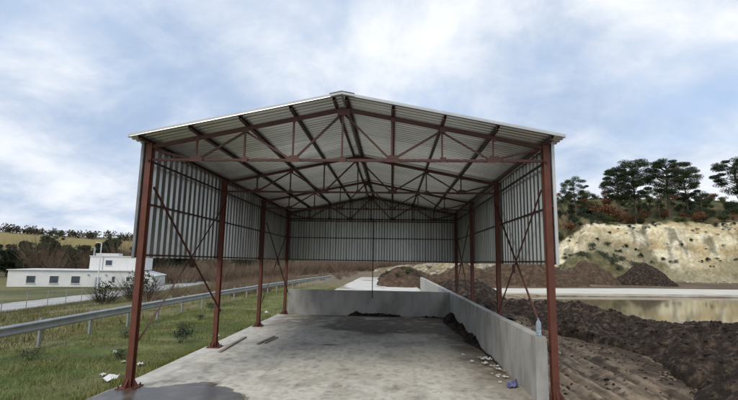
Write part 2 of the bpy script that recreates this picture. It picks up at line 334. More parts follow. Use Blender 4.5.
# ------------------------------------------------------------------ the shed
shed = thing('open_shed', 'open-fronted shed of red primed steel with corrugated metal roof and half-height cladding', 'shed')
FY = [k*BAY for k in range(4)]
colm = MB(); colm.sweep([(0, 0, .02), (0, 0, HC)], ish(.105, .12, .010, .007), up=(0, 1, 0)); colm = colm.mesh('column', PRIMER)
plate = MB().box((-.16, -.16, .0), (.16, .16, .022)).mesh('base_plate', PRIMER)
stf = MB().poly([(.050, -.006, .022), (.14, -.006, .022), (.14, -.006, .06), (.07, -.006, .16), (.050, -.006, .16)], (0, .012, 0)).mesh('stiffener', PRIMER)
bolt = MB().tube([(0, 0, .022), (0, 0, .06)], .014, 6).mesh('anchor_bolt', PRIMER_D)
for s in (-1, 1):
    for k, y in enumerate(FY):
        c = obj('column', colm, shed, (s*W2, y, 0))
        z0 = .004 if s < 0 else .004
        pl = obj('base_plate', plate, c, (0, 0, z0))
        for a in range(4):
            if a in (0, 2) : obj('stiffener', stf, c, (0, 0, z0), (0, 0, a*math.pi/2))
            else: obj('stiffener', stf, c, (0, 0, z0), (0, 0, a*math.pi/2))
            obj('anchor_bolt', bolt, c, ((.12, -.12)[a % 2], (.12, -.12)[a//2], z0))
SL = (HR-HC)/W2
def ztop(x): return HC+(W2-abs(x))*SL-.04
HB = 4.0
nodes = [-W2+W2/4*i for i in range(9)]
gus = MB().poly([(-.12, 0, -.04), (.12, 0, -.04), (.12, 0, .02), (.07, 0, .08), (-.07, 0, .08), (-.12, 0, .02)], (0, .01, 0)).mesh('gusset_plate', PRIMER_SHADED)
gus_s = MB().box((-.055, 0, -.04), (.055, .01, .05)).mesh('gusset_plate_small', PRIMER_SHADED)
gus_t = MB().poly([(-.10, 0, -.09), (.10, 0, -.09), (.13, 0, .02), (0, 0, .045), (-.13, 0, .02)], (0, .01, 0)).mesh('gusset_plate_top', PRIMER_SHADED)
vm = {}
for y in FY:
    t = MB()
    t.sweep([(-W2+.05, 0, HB), (W2-.05, 0, HB)], rect(.05, .045))
    for s in (-1, 1): t.sweep([(s*(W2+.08), 0, ztop(W2)-.016-.035), (0, 0, ztop(0)-.035)], rect(.06, .065))
    tr = obj('truss', vm.setdefault('t', t.mesh('truss', PRIMER_SHADED)), shed, (0, y, 0))
    for i in range(1, 8):
        x = nodes[i]
        if ('v', i) not in vm: vm['v', i] = MB().sweep([(x, -.036, HB), (x, -.036, ztop(x)-.06)], ang(.032), up=(0, 1, 0)).mesh('vertical', PRIMER_SHADED)
        obj('vertical', vm['v', i], tr)
        big = i % 2 == 1
        obj('gusset_plate', gus if big else gus_s, tr, (x, -.052, HB))
        if i == 4: obj('gusset_plate', gus_t, tr, (0, -.058, ztop(0)-.07))
        elif not big: obj('gusset_plate', gus_s, tr, (x, -.056, ztop(x)-.08))
        else: obj('gusset_plate', gus_s, tr, (x, -.056, ztop(x)-.08), None, (.7, 1, .7))
    for i, j in ((1, 0), (1, 2), (3, 2), (3, 4), (5, 4), (5, 6), (7, 6), (7, 8)):
        x0, x1 = nodes[i], nodes[j]
        if j in (0, 8): x1 *= .975
        if ('d', i, j) not in vm: vm['d', i, j] = MB().sweep([(x0, .038, HB+.01), (x1, .038, ztop(x1)-.08)], ang(.036), up=(0, 1, 0)).mesh('diagonal', PRIMER_SHADED)
        obj('diagonal', vm['d', i, j], tr)
# purlins along the length, lying on the top chords
Y0, Y1 = -.36, FY[3]+.30
pur = MB().sweep([(0, Y0, 0), (0, Y1, 0)], cee(.05, .075)).mesh('purlin', PRIMER_D)
for x in [nodes[i] for i in (0, 1, 2, 3)]+[-.13, .07]+[nodes[i] for i in (5, 6, 7, 8)]:
    s = 1 if x > 0 else -1
    obj('purlin', pur, shed, (x-.03, 0, ztop(x)+.012), (0, math.atan(SL)*s, 0))
# roof sheets
def trap(p, d, n, top=.30, bot=.38):
    """corrugation profile points (along, height) for n ribs"""
    out = []
    for k in range(n):
        a = k*p; out += [(a, 0), (a+p*bot, 0), (a+p*(bot+.12), d), (a+p*(bot+.12+top), d)]
    return out+[(n*p, 0), (n*p+p*bot, 0)]
PR = .135; NR = 8; th = math.atan(SL); LEN = (W2+.215)/math.cos(th)
def roof_mesh(s):
    pr = trap(PR, .042, NR, .34, .42); V = []; Fc = []
    segs = 5
    for i in range(segs+1):
        t = .02+(LEN-.02)*i/segs
        for (a, h) in pr: V.append((s*(t*math.cos(th)+h*math.sin(th)), a, -t*math.sin(th)+h*math.cos(th)))
    k = len(pr)
    for i in range(segs):
        for j in range(k-1):
            q = (i*k+j, i*k+j+1, (i+1)*k+j+1, (i+1)*k+j); Fc.append(q if s > 0 else q[::-1])
    n0 = len(V)//1
    V2 = [(x, y, z-.003) for x, y, z in V]; n = len(V)
    Fc += [tuple(n+i for i in q[::-1]) for q in Fc]
    for j in range(k-1): Fc.append((j, j+1, n+j+1, n+j)); a = segs*k; Fc.append((a+j, n+a+j, n+a+j+1, a+j+1))
    for i in range(segs): Fc.append((i*k, n+i*k, n+(i+1)*k, (i+1)*k)); e = k-1; Fc.append((i*k+e, (i+1)*k+e, n+(i+1)*k+e, n+i*k+e))
    return mesh('roof_sheet', V+V2, Fc, ROOFM)
ZR = ztop(0)+.082
nsh = math.ceil((Y1+.08-Y0+.03)/(PR*NR))
for s in (-1, 1):
    rm = roof_mesh(s)
    for k in range(nsh): obj('roof_sheet', rm, shed, (0, Y0-.03+k*PR*NR, ZR+.012+(.003 if k % 2 else 0)+random.uniform(0, .002)))
mb = MB(); mb.sweep([(0, Y0-.05, ZR+.072), (0, Y0-.05+nsh*PR*NR+.1, ZR+.072)], [(-.22, -.22*SL), (0, 0), (.22, -.22*SL), (.22, -.22*SL+.006), (0, .008), (-.22, -.22*SL+.006)]); mb.build('ridge_cap', TRIM, shed)
YR1 = Y0-.03+nsh*PR*NR
# verge flashings at the open front
for s in (-1, 1):
    mb = MB(); p0 = Vector((0, Y0-.036, ZR+.040)); p1 = Vector((s*(W2+.21), Y0-.036, ZR+.040-(W2+.21)*SL))
    mb.sweep([p0, p1], rect(.008, .036)); mb.build('verge_flashing', TRIM, shed)
# girts, cladding
ZB = 2.21
XG = W2+.054
for s in (-1, 1):
    for z in (ZB+.05, 3.2):
        mb = MB(); mb.sweep([(s*(XG+.013), -.06, z), (s*(XG+.013), FY[3]+.14, z)], rect(.024, .030)); mb.build('girt', PRIMER_D, shed)
PW = .24; NW = 4
def wall_mesh(h, name='wall_sheet'):
    pr = trap(PW, .040, NW, .32, .44)[:-1]; k = len(pr); V = [(d_, a, 0) for a, d_ in pr]+[(d_, a, h) for a, d_ in pr]
    Fc = [(j, j+1, k+j+1, k+j) for j in range(k-1)]; n = 2*k
    V += [(x+.003, y, z) for x, y, z in V]; Fc += [tuple(n+i for i in q[::-1]) for q in Fc]
    for j in range(k-1): Fc.append((j, n+j, n+j+1, j+1)); Fc.append((k+j, k+j+1, n+k+j+1, n+k+j))
    Fc += [(0, k, n+k, n), (k-1, n+k-1, n+2*k-1, 2*k-1)]
    return mesh(name, V, Fc, GALV)
wm_ = wall_mesh(HC+.0-ZB)
nw = 12
for k in range(nw):
    y = -.06+k*PW*NW*.962
    ymul = .962
    obj('wall_sheet', wm_, shed, (XG+.028+(.004 if k % 2 else 0), y, ZB+random.uniform(-.004, .004)), None, (1, ymul, 1))
    obj('wall_sheet', wm_, shed, (-XG-.028-(.004 if k % 2 else 0), y, ZB+random.uniform(-.004, .004)), None, (-1, ymul, 1))
# corner trims at the open front edge of the cladding
for s in (-1, 1):
    mb = MB(); x = s*(XG+.028); mb.box((min(x-.004*s, x+.044*s), -.092, ZB-.01), (max(x-.004*s, x+.044*s), -.064, HC-.01)); mb.build('corner_trim', TRIM if s > 0 else CORN, shed)
# back cladding, gable topped
YB = FY[3]+.20
for z in (ZB+.05, 3.2, HB-.08):
    MB().sweep([(-W2-.12, YB-.05, z), (W2+.12, YB-.05, z)], rect(.05, .03)).build('girt', PRIMER_D, shed)
nb = 8; wtot = 2*(W2+.15); wsh = wtot/nb
for k in range(nb):
    x0 = -W2-.15+k*wsh; pr = trap(wsh/4, .046, 4, .38, .38)[:-1]; V = []; Fc = []
    off = .004 if k % 2 else 0
    kx = []
    for a, d_ in pr: kx.append((x0+a, d_))
    # split at the ridge so the gable line stays true
    for (x, d_) in kx: V.append((x, YB+d_+off, ZB))
    for (x, d_) in kx: V.append((x, YB+d_+off, ztop(x)+.092))
    n = len(kx); Fc = [(j, j+1, n+j+1, n+j) for j in range(n-1)]
    V += [(x, y+.003, z) for x, y, z in V]; Fc += [tuple(2*n+i for i in q[::-1]) for q in Fc]
    obj('wall_sheet', mesh('wall_sheet', V, Fc, GALV), shed)
# eave struts just under the roof
for s in (-1, 1): MB().sweep([(s*(W2-.02), -.1, HC-.34), (s*(W2-.02), FY[3]+.1, HC-.34)], rect(.035, .035)).build('eave_strut', PRIMER_D, shed)
# cross braces in the end bays
def braces(s, ya, yb, flip):
    xx = s*(W2-.07)
    for (z0, z1, dx) in ((.80, 3.74, 0), (3.5, .90, .03)):
        MB().sweep([(xx-s*dx, ya+.02, z0), (xx-s*dx, yb-.02, z1)], ang(.03), up=(1, 0, 0)).build('brace', PRIMER_SHADED, shed)
    zc = 2.1; MB().box((min(xx-s*.05, xx-s*.04), (ya+yb)/2-.10, zc-.08), (max(xx-s*.05, xx-s*.04), (ya+yb)/2+.10, zc+.10)).build('brace_plate', PRIMER_D, shed)
for s in (-1, 1):
    braces(s, FY[0], FY[1], False); braces(s, FY[2], FY[3], False)
# slim hanging post in front of the back wall
MB().sweep([(.10, FY[3]-.16, .72), (.10, FY[3]-.16, HB)], rect(.035, .035), up=(0, 1, 0)).build('hanger_post', PRIMER_D, shed)

# ------------------------------------------------------------------ concrete walls
def conc_wall(name, label, a, b, h, pour, seed):
    """wall block with its own pours (each a part) and a trowelled cap line"""
    o = thing(name, label, 'wall')
    return o
WX0, WX1 = 3.268, 3.462
def pour(parent, x0, x1, y0, y1, h, along, seed, jit=.004):
    # block subdivided for a slightly uneven face
    r = random.Random(seed); V = []; Fc = []
    n = max(2, int(((x1-x0) if along == 'x' else (y1-y0))/.15)); mzs = 9
    ring = []
    L_ = (x1-x0) if along == 'x' else (y1-y0)
    for i in range(n+1):
        t = i/n*L_
        for side in (0, 1):
            for j in range(mzs+1):
                z = -.1+(h+.1)*j/mzs + ((fbm(np.array(t*1.7+seed), np.array(side*3.1), 2, seed)-.5)*.022 if j == mzs else 0)
                d = (fbm(np.array(t*1.1+seed), np.array(z*1.3+side*9), 3, seed)-.5)*.016
                base = (y0 if along == 'x' else x0) if side == 0 else (y1 if along == 'x' else x1)
                bev = .008 if j == mzs else 0
                q = base+float(d)+(bev if side == 0 else -bev)
                V.append((x0+t, q, float(z)) if along == 'x' else (q, y0+t, float(z)))
    k = 2*(mzs+1)
    for i in range(n):
        for side in (0, 1):
            for j in range(mzs):
                a = i*k+side*(mzs+1)+j; q = (a, a+k, a+k+1, a+1); Fc.append(q if side == 0 else q[::-1])
        a = i*k+mzs; Fc.append((a, a+k, a+k+mzs+1, a+mzs+1))
    for i in (0, n):
        for j in range(mzs): a = i*k+j; q = (a, a+1, a+mzs+2, a+mzs+1); Fc.append(q if i == 0 else q[::-1])
    return obj('pour', mesh('pour', V, Fc, CONC_W), parent)
rw = thing('concrete_wall', 'long low grey concrete wall along the open side of the shed, running on past its back', 'wall', (0, 0, 0))
ysx = [-.02, 3.6, 7.2, 10.75, 16.5, 22.5, 29.4]
for i in range(6): pour(rw, WX0, WX1, ysx[i], ysx[i+1]+.001, WALLH, 'y', 10+i)
bw = thing('concrete_wall', 'low grey concrete wall closing the back of the shed, earth along its foot', 'wall', (0, 0, 0))
xsb = [-3.46, -1.1, 1.15, 3.262]
for i in range(3): pour(bw, xsb[i], xsb[i+1]+.001, 10.83, 11.0, WALLH, 'x', 30+i)

# ------------------------------------------------------------------ heaps of soil
def heap(name, label, x0, x1, y0, y1, hfun, m, st=.08, group=None, cat='soil heap', clods=0, amp=(.16, .07), smooth=False):
    X, Y, Fq = grid(np.arange(x0, x1+1e-6, st), np.arange(y0, y1+1e-6, st)); b0 = hfun(X, Y)
    k = np.clip(b0*3.5, 0, 1)
    rid = 1-np.abs(2*fbm(X*1.6, Y*1.6, 3, 7)-1)
    Zr = b0+k*(amp[0]*(fbm(X*1.5/1, Y*1.5, 3, 9)-.5)*2+amp[1]*(rid-.5)*1.5+.09*(vn(X*7.3, Y*7.3, 4)-.5)+.11*(vn(X*3.7, Y*3.7, 6)-.5)+.06*RNG.random(len(X)))
    Zr = np.where(b0 <= 0, -.05, np.maximum(Zr, 0)-.04*(1-k)); zb = np.minimum(terr(X, Y), 0) if x0 > 3.6 or y0 > 20 else 0
    V = np.stack([X, Y, zb+Zr], 1)
    keep = (b0[Fq] > -.0).any(1); Fq = Fq[keep]; used = np.unique(Fq); mp = np.zeros(len(X), int); mp[used] = np.arange(len(used)); V = V[used]; Fq = mp[Fq]
    cx, cy = V[:, 0].mean(), V[:, 1].mean(); V2 = V.copy(); V2[:, 0] -= cx; V2[:, 1] -= cy
    o = obj(name, mesh(name, V2, Fq, m, smooth), None, (cx, cy, 0)); tag(o, label, cat, group)
    if clods:
        zz = V2[:, 2]; top = V2[zz > zz.min()+.35*(zz.max()-zz.min())]; idx = RNG.integers(0, len(top), clods); P = top[idx]; sz = .015+.06*RNG.random(clods)**3
        base = np.array([(1,0,0),(-1,0,0),(0,1,0),(0,-1,0),(0,0,1),(0,0,-1)], float); tri = np.array([(0,2,4),(2,1,4),(1,3,4),(3,0,4),(2,0,5),(1,2,5),(3,1,5),(0,3,5)])
        VV = P[:, None, :]+base[None]*(sz[:, None, None])*(.6+.8*RNG.random((clods, 6, 1))); VV[:, :, 2] = P[:, None, 2]+(VV[:, :, 2]-P[:, None, 2])*.6
        FF = (np.arange(clods)[:, None, None]*6+tri[None]).reshape(-1, 3); stuff(obj('clods', mesh('clods', VV.reshape(-1, 3), FF, m), o))
    return o
def berm(x, y):
    cxl = 9.45+.5*np.sin(y*.35)+(fbm(y*.5, x*0, 3, 2)-.5)*1.2; hw = 2.55+.3*np.sin(y*.8+1)+.6*(fbm(y*1.1, x*.6, 3, 88)-.5); d = np.abs(x-cxl)/hw
    h = .50+.12*np.sin(y*.55+.4)+.5*(fbm(x*.35, y*.35, 2, 13)-.5)
    prof = np.clip(1-d**1.6, -1, 1)*h*1.35
    sh = .32*np.exp(-((x-7.2)/.55)**2)*fbm(y*.7, x*.4, 3, 77)
    h = h*(1-.5*sst(4.5, 12, y)); prof = np.clip(1-d**1.6, -1, 1)*h*1.35; e = np.minimum(sst(-7, -4, y), 1-sst(15.5, 19.5, y)); return (np.maximum(prof, 0)+sh*(d < 1))*e - .06*(d > 1)-.05*(e < .02)
heap('soil_heap', 'long dark lumpy soil bank beside the dirt track, its back against the muddy pond', 5.6, 12.6, -7, 19, berm, SOIL, .06, clods=6500, amp=(.26, .14))
n = 2600; tx, ty, tz, tl = TRK; pr_ = np.exp(-((tx-7.2)/.9)**2)+.10+.5*(tl > .6); idx = RNG.choice(len(tx), n, p=pr_/pr_.sum()); sz = .012+.05*RNG.random(n)**3
base = np.array([(1,0,0),(-1,0,0),(0,1,0),(0,-1,0),(0,0,.7),(0,0,-.7)], float); tri = np.array([(0,2,4),(2,1,4),(1,3,4),(3,0,4),(2,0,5),(1,2,5),(3,1,5),(0,3,5)])
VV = np.stack([tx[idx], ty[idx], tz[idx]], 1)[:, None, :]+base[None]*sz[:, None, None]*(.6+.8*RNG.random((n, 6, 1))); FF = (np.arange(n)[:, None, None]*6+tri[None]).reshape(-1, 3)
tag(stuff(obj('clods', mesh('clods', VV.reshape(-1, 3), FF, SOIL))), 'crumbs of dark earth strewn over the rutted dirt track', 'clods')
def mound(cx, cy, rx, ry, h, s):
    def f(x, y):
        d = np.sqrt(((x-cx)/rx)**2+((y-cy)/ry)**2)+(fbm(x*.6/max(rx, 1)*3, y*.6/max(rx, 1)*3, 3, s)-.5)*.55
        d = np.maximum(d, 0); return np.where(d < 1, h*(1-d**1.35), -.01)
    return f
def mnd(label, cx, cy, rx, ry, h, s, m, st, **k):
    return heap('soil_heap', label, cx-rx*1.35, cx+rx*1.35, cy-ry*1.35, cy+ry*1.35, mound(cx, cy, rx, ry, h, s), m, st, **k)
mnd('dark brown soil heap standing on bare earth beneath the pale cliff', 34.2, 52.5, 4.2, 3.2, 2.9, 3, SOIL, .2, amp=(.2, .12), clods=500)
mnd('broad reddish brown soil heap between the hardstanding and the scrub-covered talus', 26.6, 52.5, 4.6, 3.4, 2.9, 4, SOILB, .2, amp=(.25, .14), clods=500)
mnd('large brown soil heap seen through the braced bay, behind the pale hardstanding', 18.0, 47.0, 7.0, 4.2, 3.1, 5, SOILB, .2, amp=(.4, .2), clods=900)
mnd('low brown soil heap beyond the far end of the long wall', 9.0, 42.5, 4.6, 4.0, 2.3, 6, SOILB, .2, amp=(.35, .2), clods=700)
mnd('dark soil heap just outside the long concrete wall behind the shed', 6.1, 24, 2.3, 6.0, 1.15, 8, SOIL, .12, amp=(.25, .12), clods=800)
mnd('brown soil heap dumped on the far end of the concrete yard', 3.6, 63.5, 4.2, 3.2, 1.5, 12, SOILB, .18, amp=(.3, .18), clods=600)
mnd('brown soil bank with tufts of green spilled over the far part of the concrete yard', 1.9, 37.5, 2.6, 5.6, 1.55, 17, SOILB, .12, amp=(.3, .18), clods=700)
mnd('dark brown soil bank at the far side of the yard behind the green-tufted one', 2.2, 50, 3.2, 5.5, 1.7, 19, SOIL, .16, amp=(.3, .18), clods=500)
mnd('small dark soil heap beside the track behind the back bay', 5.2, 14.6, 1.3, 3.2, .62, 14, SOIL, .09, amp=(.16, .08), clods=500)
TAL = mat('scrubby_talus', (.09, .085, .04), (.24, .20, .12), 1.1, .95, bump=.9, bscale=2, bdist=.3, c3=(.13, .12, .06), detail=9, spec=.2)
mnd('grey-green talus mound with scrub, rising behind the brown heaps against the pale cliff', 31.6, 60.5, 6.4, 4.6, 4.7, 27, TAL, .25, amp=(.5, .3), cat='mound')
# earth swept against the walls inside
def backres(x, y): return np.where((y < 10.83) & (x > -1.4) & (x < 3.26), (.20*fbm(x*2.1, x*0+3, 3, 16)-.02)*(1-sst(0, .42, (10.83-y)*(1.25-.5*fbm(x*1.6, x*0, 2, 18))))*sst(-1.4, -.5, x), -.01)
heap('soil_heap', 'thin line of dark earth along the foot of the back wall', -1.4, 3.25, 10.2, 10.82, backres, SOIL, .03, amp=(.03, .02), clods=250)
def rres(x, y):
    wd = .50*np.exp(-((y-8.8)/2.0)**2)+.22*np.exp(-((y-5.6)/1.6)**2)+.14
    hh = .20*np.exp(-((y-9.6)/1.0)**2)+.15*np.exp(-((y-7.3)/.8)**2)+.09*np.exp(-((y-5.4)/.8)**2)+.10*fbm(y*1.2, y*0, 3, 19)
    return np.where((x < 3.27) & (y > 1.6), hh*(1-sst(0, 1, (3.27-x)/(wd*(.6+.8*fbm(y*1.5, x*1.5, 3, 22)))))-.004, -.01)*sst(1.6, 2.6, y)-.002
heap('soil_heap', 'dark earth piled along the inside foot of the long side wall', 2.0, 3.26, 1.6, 10.2, rres, SOIL, .035, amp=(.03, .02), clods=900)

# ------------------------------------------------------------------ quarry hill
BP = np.array([(-14, 118), (-4, 100), (4, 90), (13, 79), (22, 72), (30, 68.5), (37, 67), (48, 66), (64, 66.5), (90, 68), (125, 76), (170, 95), (230, 130)], float)
seg = np.hypot(*np.diff(BP, axis=0).T); cum = np.concatenate([[0], np.cumsum(seg)])
def smoothline(u):
    ks = np.linspace(-7, 7, 9); xx = sum(np.interp(u+k, cum, BP[:, 0]) for k in ks)/9; yy = sum(np.interp(u+k, cum, BP[:, 1]) for k in ks)/9; return xx, yy
def hill_pt(u, v):
    """u along the foot, v metres back from it -> x, y, z, cliff height"""
    x, y = smoothline(u); x2, y2 = smoothline(u+.5); dx, dy = x2-x, y2-y; l = np.hypot(dx, dy); nx, ny = -dy/l, dx/l
    hc = np.interp(x, [-14, -6, 2, 10, 18, 24, 29, 33, 36.5, 42, 60, 90, 150, 230], [0, 1.0, 2.0, 2.8, 3.4, 4.2, 5.4, 7.6, 10.4, 9.6, 10.6, 10, 9, 6])
    hc = hc*(1+.10*(fbm(u*.25, u*0, 3, 33)-.5))
    tal = .30+.10*np.sin(u*.16+1)
    gx = (fbm(u*.14, v*.10, 4, 35)-.5)*3.2*sst(0, 4, v)*(1-sst(9, 16, v))       # gullies
    vv = v+gx
    h = np.interp(vv, [-3, 0, 3.2, 4.2, 6.8, 7.6, 9.6, 11], [-.5, -.1, .26, .42, .86, .9, 1.0, 1.02])*hc
    stp = 1.15+.5*np.sin(u*.05); ph = fbm(u*.12, u*0, 3, 57)*2.2; fq = h/stp+ph; led = stp*(np.floor(fq)+sst(.35, .8, fq-np.floor(fq))-ph)
    h = h+(led-h)*.75*sst(2, 4, v)*(1-sst(8.5, 9.6, v))*sst(2, 5, hc)
    lift = np.minimum(hc/7, 1)
    h = h+(8.6*sst(8, 40, v)+2.5*sst(45, 120, v)-4*sst(140, 260, v))*lift
    h = h+(fbm(u*.5, v*.5, 4, 37)-.5)*1.1*sst(0, 3, v)+(fbm(u*1.7, v*1.7, 3, 39)-.5)*.45*sst(0, 2, v)
    g = np.maximum(terr(x+nx*v, y+ny*v), -3.5)
    return x+nx*v, y+ny*v, np.minimum(g, .5)*(v < 20)*(1-sst(0, 6, v))+h-.25*(v < .5), hc
us = np.arange(2, cum[-1]-2, .45); vs = np.concatenate([np.arange(-3, 16, .3), np.linspace(16.5, 60, 50), np.linspace(64, 260, 30)])
Ug, Vg, Fq = grid(us, vs); hx, hy, hz, hcg = hill_pt(Ug, Vg)
rel = sst(.0, 1, Vg/9.6)
strata = fbm(Ug*.05, hz*1.3+.12*hx, 4, 43); n1 = fbm(Ug*.35, Vg*.35, 4, 45); n2 = fbm(Ug*1.1, hz*1.1, 4, 47)
cc = mixc((.46, .37, .20), (.72, .65, .45), sst(.3, .7, strata)); cc = mixc(cc, (.80, .76, .62), sst(.52, .66, n1)*.7); cc = mixc(cc, (.22, .19, .10), sst(.66, .74, fbm(Ug*.8, Vg*.5, 4, 49))*.7); cc = mixc(cc, (.40, .26, .11), sst(.60, .74, n2)*.55)
scr = mixc((.10, .105, .045), (.17, .14, .075), n2)
tmask = (1-sst(2.6, 5.2, Vg+3.0*(n1-.5)+1.6*np.sin(Ug*.22+.6)))*.8; cc = mixc(cc, mixc((.25, .22, .14), (.13, .125, .06), sst(.4, .6, n1)), np.clip(tmask, 0, 1))
cc = mixc(cc, scr, sst(.62, .68, n1)*.75)
low = 1-sst(3.4, 6.0, hcg); cc = mixc(cc, mixc((.16, .12, .08), (.34, .29, .19), sst(.35, .65, n2)), low*.8)
topc = mixc((.075, .085, .035), (.16, .125, .065), sst(.3, .7, n1)); cc = mixc(cc, topc, sst(8.8, 10.6, Vg+2.4*(n2-.5)))
me = mesh('quarry_hill', np.stack([hx, hy, hz], 1), Fq, CLIFF, False); setcol(me, cc); struct(obj('quarry_hill', me))
def uv_at_x(x, v):
    u = np.linspace(0, cum[-1], 3000); xx, yy = smoothline(u); return float(u[np.argmin(np.abs(xx-x))])
def on_hill(x, v):
    u = uv_at_x(x, v); a = hill_pt(np.array([u]), np.array([float(v)])); return float(a[0][0]), float(a[1][0]), float(a[2][0])

# ------------------------------------------------------------------ vegetation makers
def leaf_cloud(P, size, asp=.5, flat=0.0):
    """one diamond per point, random facing"""
    n = len(P); d = RNG.normal(size=(n, 3)); d /= np.linalg.norm(d, axis=1)[:, None]
    e = RNG.normal(size=(n, 3)); e[:, 2] *= 1-flat; e -= (e*d).sum(1)[:, None]*d; e /= np.linalg.norm(e, axis=1)[:, None]
    s = (size*(.6+.8*RNG.random(n)))[:, None] if np.ndim(size) == 0 else size[:, None]
    V = np.stack([P-d*s*.5, P+e*s*asp*.5, P+d*s*.5, P-e*s*asp*.5], 1); return V.reshape(-1, 3), np.arange(4*n).reshape(n, 4)
def shell_pts(c, r, n):
    d = RNG.normal(size=(n, 3)); d /= np.linalg.norm(d, axis=1)[:, None]; q = RNG.random(n)**.45
    return np.array(c)+d*np.array(r)*q[:, None]
def pine_meshes(seed, h, spread, nclump, flat=.45, leafn=260, lo=.5):
    r = random.Random(seed); tb = MB(); lean = (r.uniform(-.05, .05)*h, r.uniform(-.05, .05)*h)
    path = [(lean[0]*t+.02*h*math.sin(5*t+seed)*t, lean[1]*t, h*.93*t) for t in np.linspace(0, 1, 7)]
    tb.tube(path, [h*.022*(1-.75*t) for t in np.linspace(0, 1, 7)], 7); P = []
    for k in range(nclump):
        t = lo+(1-lo)*((k+.5)/nclump)**.8; z = h*t; w_ = spread*(math.sin(math.pi*min(1, (1-t)/(1-lo)*.78+.16)))*r.uniform(.6, 1.1)
        a = k*2.4+r.uniform(-.6, .6); c = (lean[0]*t+math.cos(a)*w_, lean[1]*t+math.sin(a)*w_, z+r.uniform(-.02, .05)*h)
        q = (lean[0]*t*.9, lean[1]*t*.9, z-.08*h); tb.tube([q, ((q[0]+c[0])/2, (q[1]+c[1])/2, (q[2]+c[2])/2+.01*h), c], [h*.008, h*.006, h*.003], 4)
        rr = spread*r.uniform(.20, .42); P.append(shell_pts(c, (rr, rr, rr*flat), leafn))
    V, Fq = leaf_cloud(np.concatenate(P), h*.021, .34); return tb.mesh('trunk', BARK), mesh('crown', V, Fq, PINE)
def bush_meshes(seed, r, h, n, size, m, stems=7, tm=None, asp=.55):
    rr = random.Random(seed); tb = MB(); P = []
    for k in range(stems):
        a = rr.uniform(0, 6.28); w_ = r*rr.uniform(.25, .8); c = (math.cos(a)*w_, math.sin(a)*w_, h*rr.uniform(.45, .85))
        tb.tube([(c[0]*.1, c[1]*.1, -.05*h), (c[0]*.5, c[1]*.5, c[2]*.6), c], [h*.02, h*.014, h*.004], 4)
        q = r*rr.uniform(.35, .6); P.append(shell_pts(c, (q, q, min(q*.8, h-c[2]+.1*h)), n//stems))
    V, Fq = leaf_cloud(np.concatenate(P), size, asp); V[:, 2] = np.maximum(V[:, 2], .02); return tb.mesh('stems', tm or BARK), mesh('foliage', V, Fq, m)
def broad_meshes(seed, h, spread, nclump, m, leafn=300, lo=.28, size=.045):
    r = random.Random(seed); tb = MB(); tb.tube([(0, 0, -.3), (.02*h, 0, h*.4), (0, .02*h, h*.8)], [h*.03, h*.02, h*.006], 7); P = []
    for k in range(nclump):
        t = lo+(1-lo)*r.random(); w_ = spread*math.sqrt(max(.05, 1-((t-.55)/.5)**2))*r.uniform(.2, .85); a = r.uniform(0, 6.28); c = (math.cos(a)*w_, math.sin(a)*w_, h*t*.94)
        tb.tube([(0, 0, h*t*.55), (c[0]*.6, c[1]*.6, c[2]*.85), c], [h*.012, h*.008, h*.003], 4); q = spread*r.uniform(.25, .45); P.append(shell_pts(c, (q, q, q*.8), leafn))
    V, Fq = leaf_cloud(np.concatenate(P), h*size, .6); return tb.mesh('trunk', BARK), mesh('crown', V, Fq, m)
def twig_V(n, r, h, wd, fan=.5):
    """bare stems: slim upright blades with side twigs"""
    a = RNG.random(n)*6.283; q = np.sqrt(RNG.random(n))*r*.45; b0 = np.stack([np.cos(a)*q, np.sin(a)*q, np.zeros(n)], 1)
    d = np.stack([np.cos(a)*fan, np.sin(a)*fan, np.ones(n)], 1)+RNG.normal(size=(n, 3))*.28; d[:, 2] = np.abs(d[:, 2]); d /= np.linalg.norm(d, axis=1)[:, None]
    l = h*(.45+.6*RNG.random(n)); b0 = b0+d*(RNG.random(n)*.35*l)[:, None]; s = np.cross(d, RNG.normal(size=(n, 3))); s /= np.linalg.norm(s, axis=1)[:, None]
    V = np.stack([b0-s*wd, b0+s*wd, b0+d*l[:, None]], 1); return V.reshape(-1, 3), np.arange(3*n).reshape(n, 3)
def tree(name, meshes, names, loc, rz, sc, label, cat, group):
    o = thing(name, label, cat, loc, rz, group); o.scale = (sc,)*3
    for nm, me in zip(names, meshes): obj(nm, me, o)
    return o
TC = ('trunk', 'crown'); SF = ('stems', 'foliage')

# pines on the quarry top
lone = pine_meshes(1, 8.0, 2.3, 30, .5, 520, .34); pa = pine_meshes(2, 11.0, 3.3, 44, .42, 480, .40); pb = pine_meshes(5, 10.6, 3.3, 42, .45, 480, .30)
def pine(ms, px, v, rz, sc, lab, grp=None): p = on_hill(px, v); return tree('pine_tree', ms, TC, (p[0], p[1], p[2]-.15), rz, sc, lab, 'tree', grp)
pine(lone, 37.0, 18.5, .4, 1.0, 'lone slim pine with a bare twin-looking trunk on the cliff top')
pine(pa, 46.2, 16, .2, 1.0, 'tall dark spreading pine above the rust shrubs on the quarry rim')
pine(pb, 50.5, 17, 1.2, 1.12, 'tallest dark pine crowded close behind the spreading one on the quarry rim')
for k, (x, v, sc) in enumerate(((57, 16, 1.1), (64, 20, .95), (71, 15, 1.1), (80, 19, 1.0), (92, 17, 1.15))):
    pine((pa, pb)[k % 2], x, v, k*1.3, sc, 'dark pine further along the quarry rim past the crowded pair', 'pines further along the quarry rim')
low_pine = pine_meshes(9, 5.4, 2.0, 15, .75, 600, .10)
for k, (x, v, sc) in enumerate(((46.6, 10.5, .95), (51.5, 11, 1.1), (60, 11, 1.0), (75, 11, 1.1))): pine(low_pine, x, v, k*2.1, sc, 'low bushy young pine on the lip of the pale cliff', 'young pines on the cliff lip')
